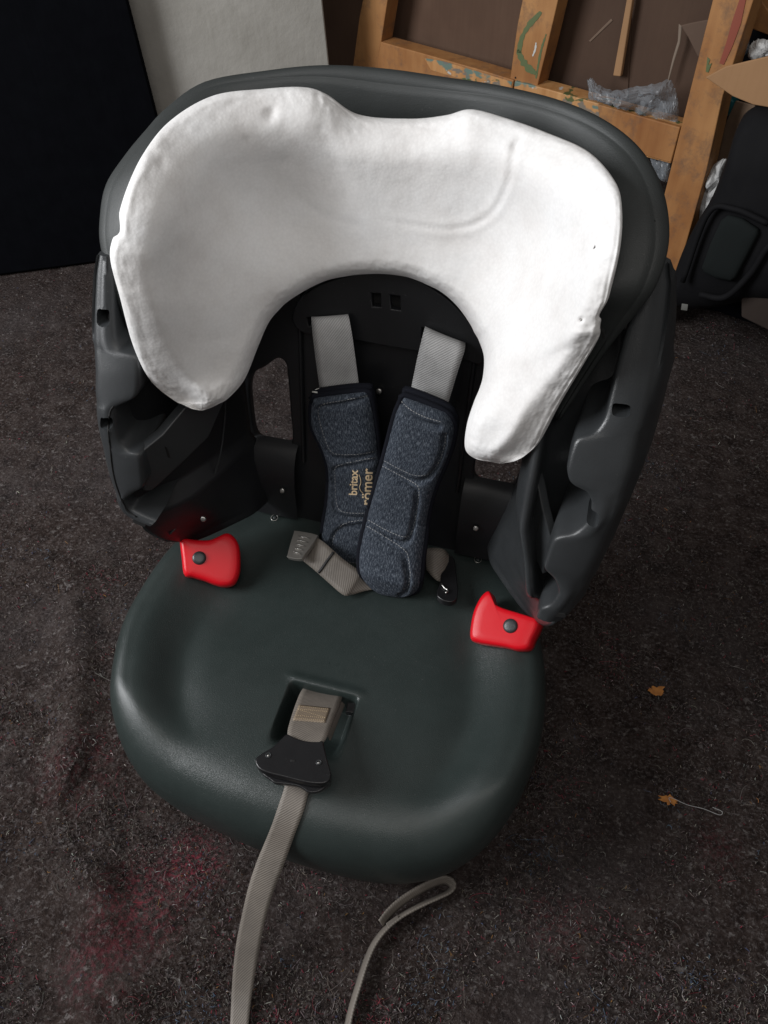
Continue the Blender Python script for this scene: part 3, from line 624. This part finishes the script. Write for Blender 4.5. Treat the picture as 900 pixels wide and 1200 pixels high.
# gold lettering on the left pad
def text_px(body, size, org, ang, parent, bvh, weight=.0, sx=1.0):
    cu = bpy.data.curves.new('t', 'FONT'); cu.body = body; cu.size = size; cu.offset = weight; cu.resolution_u = 3
    o = bpy.data.objects.new('t', cu); C.objects.link(o); dg = bpy.context.evaluated_depsgraph_get(); dg.update()
    me = bpy.data.meshes.new_from_object(o.evaluated_get(dg)); bpy.data.objects.remove(o)
    bm = bmesh.new(); bm.from_mesh(me); bmesh.ops.triangulate(bm, faces=bm.faces); bmesh.ops.subdivide_edges(bm, edges=[e for e in bm.edges if e.calc_length() > 2.5], cuts=1); bm.to_mesh(me); bm.free()
    ca, sa = math.cos(ang), math.sin(ang); last = np.zeros(3)
    for v in me.vertices:
        x, y = v.co[0]*sx, v.co[1]; u = org[0]+x*ca-(-y)*sa*1; w = org[1]+x*sa+(-y)*ca
        h = on(bvh, u, w, .0006)
        if h: last = h[0]
        v.co = tuple(last)
    me.name = 'lettering'; ob = link('lettering', me, M['gold'], parent, False); return ob
a_ = -math.pi/2+.04
text_px('britax', 13.5, (418.3, 580.5), a_, padL, bvL, .25, .92)
text_px('römer', 17, (434.8, 592.5), a_, padL, bvL, .28, .98)
sw = [on(bvL, *r2([q])[0], .0005)[0] for q in spl([(372, 475), (379, 495), (380, 515), (374, 535), (380, 552), (390, 562)], 24)]
tube('swoosh', sw, .0005, M['gold'], padL, 5)
# plastic tag fastener at pad corner
tube('tag_pin', [P(374, 455, Y=.235), P(369, 457, Y=.232)], .0004, M['whitepaint'], padL, 5); tube('tag_pin', [P(366, 459, Y=.232), P(372, 460, Y=.232)], .0009, M['whitepaint'], padL, 6)
# lap straps and tongues
ribbon('lap_strap', [(P(352, 655, Z=.185), P(372, 630, Z=.20)), (P(366, 666, Z=.186), P(383, 638, Z=.205)), (P(384, 682, Z=.182), P(402, 655, Z=.195)), (P(402, 697, Z=.178), P(420, 668, Z=.190)), (P(412, 697, Z=.175), P(426, 673, Z=.184)), (P(430, 692, Z=.172), P(440, 668, Z=.178)), (P(450, 690, Z=.170), P(455, 668, Z=.173))], M['web2'], n=50)
tg = prism('buckle_tongue', [P(u, v, Z=.205) for u, v in spl([(347, 622), (369, 626), (371, 630), (356, 651), (352, 655), (338, 653), (337, 649), (344, 625)], 32, True)], (.001, .002, -.007), mat('ribbed_metal', (.42, .40, .37), .42, .5, .8), seat, .0018)
for k in range(5):
    tube('grip_line', [P(348-1.5*k+2, 628+4.6*k, Z=.2062), P(363-2.6*k, 631+4.6*k, Z=.2062)], .0006, M['metal'], tg, 5)
ls = [o for o in seat.children if o.name.startswith('lap_strap')][0]
bvS = BVHTree.FromPolygons([tuple(v.co) for v in ls.data.vertices], [tuple(p.vertices) for p in ls.data.polygons])
sl_ = [on(bvS, u, v, .0012) for u, v in spl([(371, 674), (377, 667), (383, 658), (391, 647)], 24)]
tube('strap_slider', [h[0] for h in sl_ if h], .0019, M['blk'], seat, 6)
ribbon('lap_strap', [(P(499, 643, Z=.205), P(500, 668, Z=.19)), (P(510, 642, Z=.207), P(509, 678, Z=.19)), (P(520, 644, Z=.205), P(517, 682, Z=.186)), (P(526, 650, Z=.195), P(524, 680, Z=.182))], M['web2'])
tg = prism('buckle_tongue', [P(u, v, Z=.192) for u, v in spl([(518, 655), (531, 652), (535, 672), (536, 700), (524, 705), (512, 697), (516, 680)], 30, True)], (0, 0, -.01), M['gloss'], seat, .0015)
tube('tongue_glint', spl([P(u, v, Z=.1945) for u, v in ((517, 684), (521, 689), (525, 692), (522, 695))], 8), .0011, M['metal'], tg, 6).name = 'tongue_shine'  # bright metal sliver put on as the tongue's highlight
# crotch strap + buckle
ribbon('crotch_strap', [(P(356, 806, Z=.150), P(402, 815, Z=.150)), (P(352, 812, Z=.163), P(400, 820, Z=.163)), (P(347, 824, Z=.176), P(396, 831, Z=.176)), (P(341, 842, Z=.188), P(389, 848, Z=.188)), (P(337, 858, Z=.195), P(384, 862, Z=.195)), (P(339, 866, Z=.196), P(379, 870, Z=.196)), (P(345, 868, Z=.190), P(372, 872, Z=.190))], M['web2'], .002, n=60, k=9, crown=.003)
ribbon('strap_side_layer', [(P(384, 862, Z=.186), P(387, 868, Z=.176)), (P(392, 842, Z=.180), P(396, 845, Z=.170)), (P(400, 822, Z=.162), P(404, 826, Z=.155))], M['web2'], .0015)
cs = [o for o in seat.children if o.name.startswith('crotch_strap')][0]
bvC = BVHTree.FromPolygons([tuple(v.co) for v in cs.data.vertices], [tuple(p.vertices) for p in cs.data.polygons])
def drape(name, c4, lift, mt, th, nu=14, nv=8, bv=None, parent=seat):
    (a, b, c, d) = [np.array(q, float) for q in c4]; R_ = []; last = None
    for i_ in range(nv):
        row = []
        for j_ in range(nu):
            t, s_ = j_/(nu-1), i_/(nv-1); q = (a*(1-t)+b*t)*(1-s_)+(d*(1-t)+c*t)*s_; h = on(bv, q[0], q[1], lift)
            if h: last = h[0]
            row.append(last)
        R_.append(row)
    return grid(name, R_, mt, parent, thick=th)
drape('stitched_patch', ((350, 827), (387, 831), (381, 848), (343, 845)), .0012, web('patch_webbing', (.30, .235, .17)), .0009, bv=bvC)
V_ = []; F_ = []
for k in range(5):
    for t in np.linspace(.06, .94, 15):
        f = [.12, .30, .30+.42*t, .72, .90][k]
        q = np.array([350, 827])*(1-t)*(1-f)+np.array([387, 831])*t*(1-f)+np.array([343, 845])*(1-t)*f+np.array([381, 848])*t*f
        h = on(bvC, q[0], q[1], .0022)
        if not h: continue
        p = h[0]; kk_ = len(V_); x = np.array([.00055, .0001, 0]); y = np.array([0, .0003, 0]); u3 = np.array([0, 0, .0003])
        V_ += [p-x-y, p+x-y, p+x+y, p-x+y, p+u3]; F_ += [(kk_, kk_+1, kk_+4), (kk_+1, kk_+2, kk_+4), (kk_+2, kk_+3, kk_+4), (kk_+3, kk_, kk_+4)]
st = mesh('patch_stitching', V_, F_, mat('tan_thread', (.42, .32, .2), .8), seat); st['kind'] = 'stuff'
bk = spl([(336, 860), (345, 864), (358, 868), (372, 869), (378, 868), (380, 876), (384, 892), (388, 906), (386, 914), (378, 918), (360, 917), (335, 911), (312, 905), (302, 899), (299, 890), (306, 883), (318, 876), (328, 867)], 70, True)
bu = prism('harness_buckle', [P(u, v, Z=.203) for u, v in bk], (0, 0, -.009), M['gloss'], seat, .0022, 3)
lower = spl([(305, 898), (330, 904), (360, 911), (384, 913), (386, 920), (376, 930), (362, 932), (350, 925), (332, 922), (322, 921), (316, 917), (306, 909)], 50, True)
prism('buckle_body', [P(u, v-3, Z=.193) for u, v in lower], (0, .003, -.012), M['gloss'], bu, .002, 2)
for u, v in ((314.5, 885), (373.5, 893.5)):
    ringo('rivet_rim', P(u, v, Z=.2036), (0, 0, 1), .0024, .0006, M['shell'], bu); disc('rivet', P(u, v+.6, Z=.203), (0, 0, 1), .0014, .0012, M['metal'], bu, 10)
prism('slot', [P(u, v, Z=.2033) for u, v in ((340, 890), (346, 890), (346, 892.5), (340, 892.5))], (0, 0, -.001), M['hole'], bu, 0)
# adjuster strap over the front lip down to the floor
aj = [(334, 916, 366, 920, .186), (333, 924, 362, 928, .187), (326, 945, 356, 950, .184), (318, 968, 347, 974, .178), (309, 990, 339, 996, .168), (300, 1012, 331, 1018, .150), (291, 1040, 321, 1044, .125), (284, 1070, 312, 1073, .098), (277, 1105, 305, 1107, .070), (273, 1140, 299, 1141, .046), (271, 1175, 294, 1175, .028), (270, 1210, 291, 1210, .016), (272, 1260, 292, 1260, .008), (284, 1330, 303, 1325, .006)]
ajr = []; zl = vl = None
for a, b, c, d, z in spl(aj, 60):
    hl, hr = on(seat_bvh, a, b), on(seat_bvh, c, d)
    if hl is not None and hr is not None and min(hl[0][2], hr[0][2]) > .105 and b < 1018:
        zz = max(hl[0][2], hr[0][2])+.003; zl, vl = zz, b
    else:
        f_ = min(1, (b-vl)/190); zz = .008+(zl-.008)*(1-f_)**1.15
    ajr.append((a, b, c, d, zz))
zc = np.array([q[4] for q in ajr])
for _ in range(6): zc[1:-1] = (zc[:-2]+2*zc[1:-1]+zc[2:])/4
ribbon('adjuster_strap', [(P(q[0], q[1], Z=z), P(q[2], q[3], Z=z)) for q, z in zip(ajr, zc)], M['web2'], .0011, n=120, crown=.0)
# looped free end standing on edge on the floor
def edge_ribbon(px, h, zb, mt, th, tilt=.35, hs=None):
    Q = spl(px, 90); R_ = []
    base = np.array([P(u, v, Z=zb) for u, v in Q]); n_ = len(base)
    for i in range(n_):
        t = base[min(i+1, n_-1)]-base[max(i-1, 0)]; t /= np.linalg.norm(t); sd = np.array([t[1], -t[0], 0])
        hh = h if hs is None else float(np.interp(i/(n_-1), *hs))
        R_.append([base[i]+np.array([0, 0, hh])*k+sd*tilt*hh*k for k in (0, .33, .66, 1)])
    return grid('strap_end_loop', R_, mt, seat, thick=th)
eo = edge_ribbon([(400, 1260), (405, 1200), (418, 1152), (428, 1122), (438, 1102), (452, 1085), (470, 1071), (492, 1059), (512, 1050), (524, 1044), (527, 1039), (520, 1036), (507, 1040), (490, 1049), (472, 1061), (458, 1074), (449, 1086)], .011, .006, M['web2'], .0022, .55)
eo['label'] = 'looped free end of the strap lying on the felt'
prism('loop_seam', [P(u, v, Z=.012) for u, v in ((452, 1083), (466, 1073), (468, 1078), (455, 1089))], (0, 0, .004), M['web2'], seat, .0008)
attach(seat)
# ================================================================= BACKGROUND
def vplane(p, d):
    d = np.array([d[0], d[1], 0.]); d /= np.linalg.norm(d); n = np.array([d[1], -d[0], 0.]); return (np.array(p), n)
def slab(name, px, pl, th, mt, parent=None, bv=.002, zmin=.004):
    pts = []
    for u, v in px:
        p = P(u, v, pl=pl); p[2] = max(p[2], zmin); pts.append(p)
    n = pl[1]; n = n if np.dot(n, np.array(pts[0])-CAM) > 0 else -n
    return prism(name, pts, n*th, mt, parent, bv, 2)
# black panel left
pa, pb2 = P(0, 325, Z=0), P(112, 310, Z=0)
plB = vplane(pa, pb2-pa)
o = slab('display_board', [(74, -300), (150, 0), (183, 130), (225, 294), (-250, 358), (-300, -300)], plB, .05, M['blackcloth'], None, .006)
tag(o, 'tall black fabric-covered panel standing on the felt at the far left', 'panel')
aw = np.cross(pb2-pa, [0, 0, 1.]); aw = aw/np.linalg.norm(aw); aw = aw if np.dot(aw, pa-CAM) > 0 else -aw
plG = vplane(pa+aw*.075, (1, .50))
o = slab('foam_board', [(40, -300), (347, -300), (378, 0), (387, 85), (404, 250), (408, 300), (60, 300)], plG, .04, M['board'], None, .004)
tag(o, 'pale grey-white board leaning upright between black panel and cardboard', 'board')
# wooden rack
Ar = P(797, 148, Y=1.12); Br = P(445, 48, Z=Ar[2]); plW = vplane(Ar, Ar-Br)
nW = plW[1] if np.dot(plW[1], Ar-CAM) > 0 else -plW[1]
def off(pl, d): return (pl[0]+nW*d, pl[1])
rack = empty('wooden_rack', tuple(P(760, 330, pl=plW)*np.array([1, 1, 0])), 'paint-stained raw pine rack of posts and rails behind the car seat', 'rack')
po = slab('post', [(910, -120), (883, 0), (847, 113), (828, 200), (800, 300), (778, 372), (740, 372), (755, 320), (782, 213), (808, 108), (835, 0), (864, -120)], plW, .045, M['wood'], rack)
slab('paint_streak', [(868, -5), (875, -5), (868, 28), (858, 55), (848, 76), (843, 74), (851, 50), (858, 25)], off(plW, -.0012), .001, M['redpaint'], po, 0)
slab('paint_streak', [(829, 67), (832, 70), (830, 76), (834, 74), (830, 85), (827, 84)], off(plW, -.0012), .001, M['green'], po, 0)
po = slab('post', [(682, -120), (654, 0), (640, 60), (629, 104), (604, 98), (597, 96), (606, 30), (612, 0), (632, -120)], off(plW, .008), .04, M['wood'], rack)
def stroke(pts, m_, w, parent):
    q = spl(pts, 26); t = np.gradient(q, axis=0); nn = np.stack([-t[:, 1], t[:, 0]], 1)/np.linalg.norm(t, axis=1)[:, None]
    ww = np.array([w*(.55+.45*math.sin(math.pi*k/25)+.45*noise.noise(Vector((k*.5, w, pts[0][0])))) for k in range(26)])[:, None]
    slab('paint_stroke', [tuple(x) for x in np.vstack([q+nn*ww, (q-nn*ww*.8)[::-1]])], off(plW, .0074), .0006, m_, parent, 0)
stroke([(634, 14), (629, 20), (620, 30), (612, 44), (608, 62)], M['green'], 3.4, po); stroke([(607, 58), (612, 70), (620, 80), (628, 86)], M['green'], 4.5, po)
stroke([(624, 66), (627, 58), (628, 50)], M['whitepaint'], 1.2, po); stroke([(640, 40), (634, 60), (628, 92)], M['green'], 1.4, po)
disc('nail', P(604, 91, pl=off(plW, .0075)), -nW, .0018, .001, M['hole'], po, 10)
slab('post', [(466, -120), (454, 0), (447, 46), (442, 80), (413, 80), (421, 20), (425, 0), (440, -120)], off(plW, .006), .04, M['wood'], rack)
slab('rail', [(446, 49), (500, 64), (560, 81), (602, 94), (596, 130), (440, 84)], off(plW, .003), .045, M['wood'], rack)
slab('paint_patch', [(497, 68), (520, 72), (560, 84), (600, 96), (598, 104), (560, 98), (525, 88), (505, 82)], off(plW, .0022), .0008, M['pwood'], rack, 0)
slab('rail', [(603, 95), (640, 104), (700, 121), (797, 149), (786, 192), (740, 180), (640, 150), (598, 140)], off(plW, .001), .045, M['pwood'], rack)
slab('rail', [(700, 122), (797, 149.5), (786, 191), (738, 178), (705, 160)], off(plW, -.0015), .01, M['wood'], rack)
slab('rail', [(850, -60), (870, 30), (950, 60), (950, 30), (900, 12)], off(plW, .10), .03, M['wood'], rack)
slab('batten', [(744, -80), (741, 0), (727, 90), (718, 89), (734, 0), (738, -80)], off(plW, .055), .01, M['card2'], rack)
attach(rack)
# cardboard boxes standing in the rack
o = slab('cardboard_sheet', [(355, -120), (355, 0), (362, 80), (430, 92), (470, 100), (640, 130), (660, -120)], off(plW, .085), .006, card('mid_cardboard', (.085, .050, .034), (.125, .076, .052))); tag(o, 'brown cardboard sheet behind the left bay of the wooden rack', 'cardboard')
box = empty('cardboard_box', tuple(P(700, 130, pl=off(plW, .1))), 'large dark brown cardboard box inside the right bay of the rack', 'box')
slab('box_side', [(640, -120), (630, 110), (735, 135), (745, -120)], off(plW, .075), .006, M['card'], box)
slab('box_side', [(738, -120), (724, 130), (812, 160), (860, -120)], off(plW, .078), .006, M['card'], box)
slab('box_flap', [(797, 30), (809, 27), (835, 22), (825, 70), (817, 66), (806, 44)], off(plW, .05), .004, card('flap', (.10, .068, .05), (.12, .08, .06)), box)
slab('torn_edge', [(795, 28), (799, 31), (797, 50), (790, 72), (783, 97), (781.5, 96), (788, 68), (794, 48)], off(plW, .055), .003, card('torn_e', (.16, .12, .095), (.24, .19, .15)), box)
slab('crease', [(716, 22), (718, 24), (692, 49), (690, 48)], off(plW, .0735), .001, card('cr', (.15, .10, .07), (.17, .12, .09)), box, 0)
attach(box)
# crumpled plastic on the rail
def crumple(name, px, pl, amp, mt, nu=34, nv=16, seed=0, base=.0):
    """px: 4 lists -> top/bottom px curves"""
    top, bot = spl(px[0], nu), spl(px[1], nu); R_ = []
    for j in range(nv):
        t = j/(nv-1); row = []
        for i in range(nu):
            q = top[i]*(1-t)+bot[i]*t; p = P(q[0], q[1], pl=pl)
            nz = abs(noise.noise(Vector((p[0]*30+seed, p[2]*30, 2))))*2+.35*abs(noise.noise(Vector((p[0]*70, p[2]*70+seed, 7))))
            e = math.sin(math.pi*t)**.5*math.sin(math.pi*min(1, max(0, i/(nu-1))))**.5
            row.append(p-nW*(amp*(nz*.7+.2)*e+base)+np.array([0, 0, .004*noise.noise(Vector((i*.7, j*.9, seed)))]))
        R_.append(row)
    return grid(name, R_, mt, None, thick=.0006, smooth=False)
o = crumple('plastic_bag', (((688, 94), (694, 92), (700, 99), (718, 106), (740, 103), (770, 98), (785, 94), (793, 112), (795, 130)), ((692, 108), (695, 118), (708, 121), (725, 125), (745, 131), (762, 137), (775, 142), (786, 146), (794, 148))), off(plW, .02), .04, M['plasticbag'], 60, 26)
tag(o, 'crumpled clear grey plastic bag lying on the rail of the rack', 'plastic bag')
o = crumple('plastic_wrap', (((762, 186), (772, 187), (785, 190)), ((768, 205), (778, 212), (786, 214))), off(plW, .01), .02, M['plasticbag'], 20, 12, 5)
tag(o, 'small scrap of plastic wrap beneath the rail beside the car seat shell', 'plastic wrap')
# things right of the post
o = slab('cardboard_flap', [(826, 91), (850, 78), (900, 66), (960, 50), (960, 128), (900, 126), (882, 123), (858, 113)], off(plW, -.05), .005, M['card2']); tag(o, 'light brown pointed cardboard flap jutting out in front of the post', 'cardboard')
o = slab('torn_cardboard', [(862, 118), (885, 124), (878, 150), (858, 190), (840, 232), (833, 200), (838, 168), (852, 140)], off(plW, .06), .005, card('torn', (.17, .115, .08), (.27, .19, .13), 30)); tag(o, 'torn brown cardboard strip behind the post under the flap', 'cardboard')
o = crumple('white_cloth', (((878, 55), (884, 48), (895, 46), (905, 50)), ((877, 68), (886, 71), (896, 68), (908, 64))), off(plW, .05), .03, M['paper'], 18, 10, 3); tag(o, 'crumpled white cloth above the cardboard flap at the top right', 'cloth')
o = crumple('blue_wrap', (((868, 40), (873, 36), (878, 40)), ((868, 62), (873, 64), (878, 60))), off(plW, .07), .02, M['plasticbag'], 12, 10, 4); tag(o, 'bluish plastic wrap beside the white cloth behind the post', 'plastic wrap')
o = crumple('white_paper', (((828, 205), (838, 192), (850, 186), (852, 196)), ((818, 262), (826, 255), (838, 238), (849, 215))), off(plW, .03), .03, M['paper'], 20, 16, 8); tag(o, 'crumpled white paper wedged between post and black bag', 'paper')
o = slab('teal_container', [(848, 112), (860, 118), (856, 134), (846, 140), (842, 124)], off(plW, .09), .03, M['teal'], None, .004); tag(o, 'teal plastic container half hidden behind the post', 'container')
o = slab('dark_box', [(845, -120), (860, 20), (846, 110), (826, 215), (800, 360), (1000, 420), (1050, -120)], off(plW, .14), .05, M['blackcloth']); tag(o, 'black board closing the back of the clutter right of the rack', 'board')
# black bag
bag = empty('black_bag', tuple(P(860, 380, Z=0)), 'slumped black padded bag on the floor right of the wooden post', 'bag')
rimb = [P(u, v, pl=off(plW, -.03)) for u, v in spl([(876, 130), (905, 122), (960, 150), (965, 330), (930, 352), (880, 352), (830, 362), (790, 358), (786, 345), (800, 300), (818, 262), (840, 225), (858, 180)], 60, True)]
pillow('bag_body', rimb, -nW+np.array([0, 0, .3]), .06, M['bag'], bag)
pk = [P(u, v, pl=off(plW, -.093)) for u, v in ((853, 252), (870, 256), (888, 268), (889, 273), (876, 300), (862, 326), (856, 330), (838, 326), (824, 319), (822, 314), (832, 286), (845, 258))]
pillow('bag_pocket', pk, -nW+np.array([0, 0, .3]), .008, M['pocket'], bag)
tube('bag_strap', [P(u, v, pl=off(plW, -.092)) for u, v in spl([(820, 345), (850, 348), (880, 320), (900, 290), (920, 280)], 24)], .006, M['bag'], bag, 8)
tube('bag_strap', [P(u, v, pl=off(plW, -.10)) for u, v in spl([(800, 330), (830, 250), (860, 245), (900, 262)], 24)], .005, M['bag'], bag, 8)
prism('bag_label', [P(u, v, pl=off(plW, -.098)) for u, v in ((799, 356), (806, 357), (805, 364), (798, 363))], nW*.002, mat('grey_label', (.12, .12, .11), .7), bag, 0)
attach(bag)
o = slab('brown_carton', [(868, 345), (960, 330), (960, 392), (905, 390), (868, 372)], off(plW, -.06), .05, card('carton', (.030, .022, .019), (.045, .034, .028)), None, .004); tag(o, 'low dusky brown carton on the floor in front of the black bag', 'carton')
# leaf scraps on the floor
for i, (cx, cy_, s, lab) in enumerate(((770, 810, 11, 'dry orange leaf scrap on the felt, the upper of two right of the seat'), (783, 938, 11, 'dry orange leaf scrap on the felt, the lower one beside a pale thread'))):
    p = P(cx, cy_, Z=.006); pts = []
    for k in range(22):
        a = 2*math.pi*k/22; r = .0085*s/11*(1+.22*math.sin(a*2+i)+.42*random.uniform(-1, 1))
        pts.append((p[0]+r*math.cos(a)*1.1, p[1]+r*math.sin(a)*.8, p[2]+.003*random.random()))
    o = prism('leaf_scrap', pts, (0, 0, .0006), M['leaf'], None, 0); tag(o, lab, 'leaf')
o = tube('thread', spl([(lambda q: q)(P(u, v, Z=.009)) for u, v in ((786, 940), (784, 935), (790, 936), (805, 943), (825, 948), (843, 955), (846, 951), (835, 946))], 40), .0004, M['thread'], None, 5); tag(o, 'long pale looped thread lying on the felt beside the lower leaf scrap', 'thread')
S.render.resolution_x, S.render.resolution_y = 768, 1024
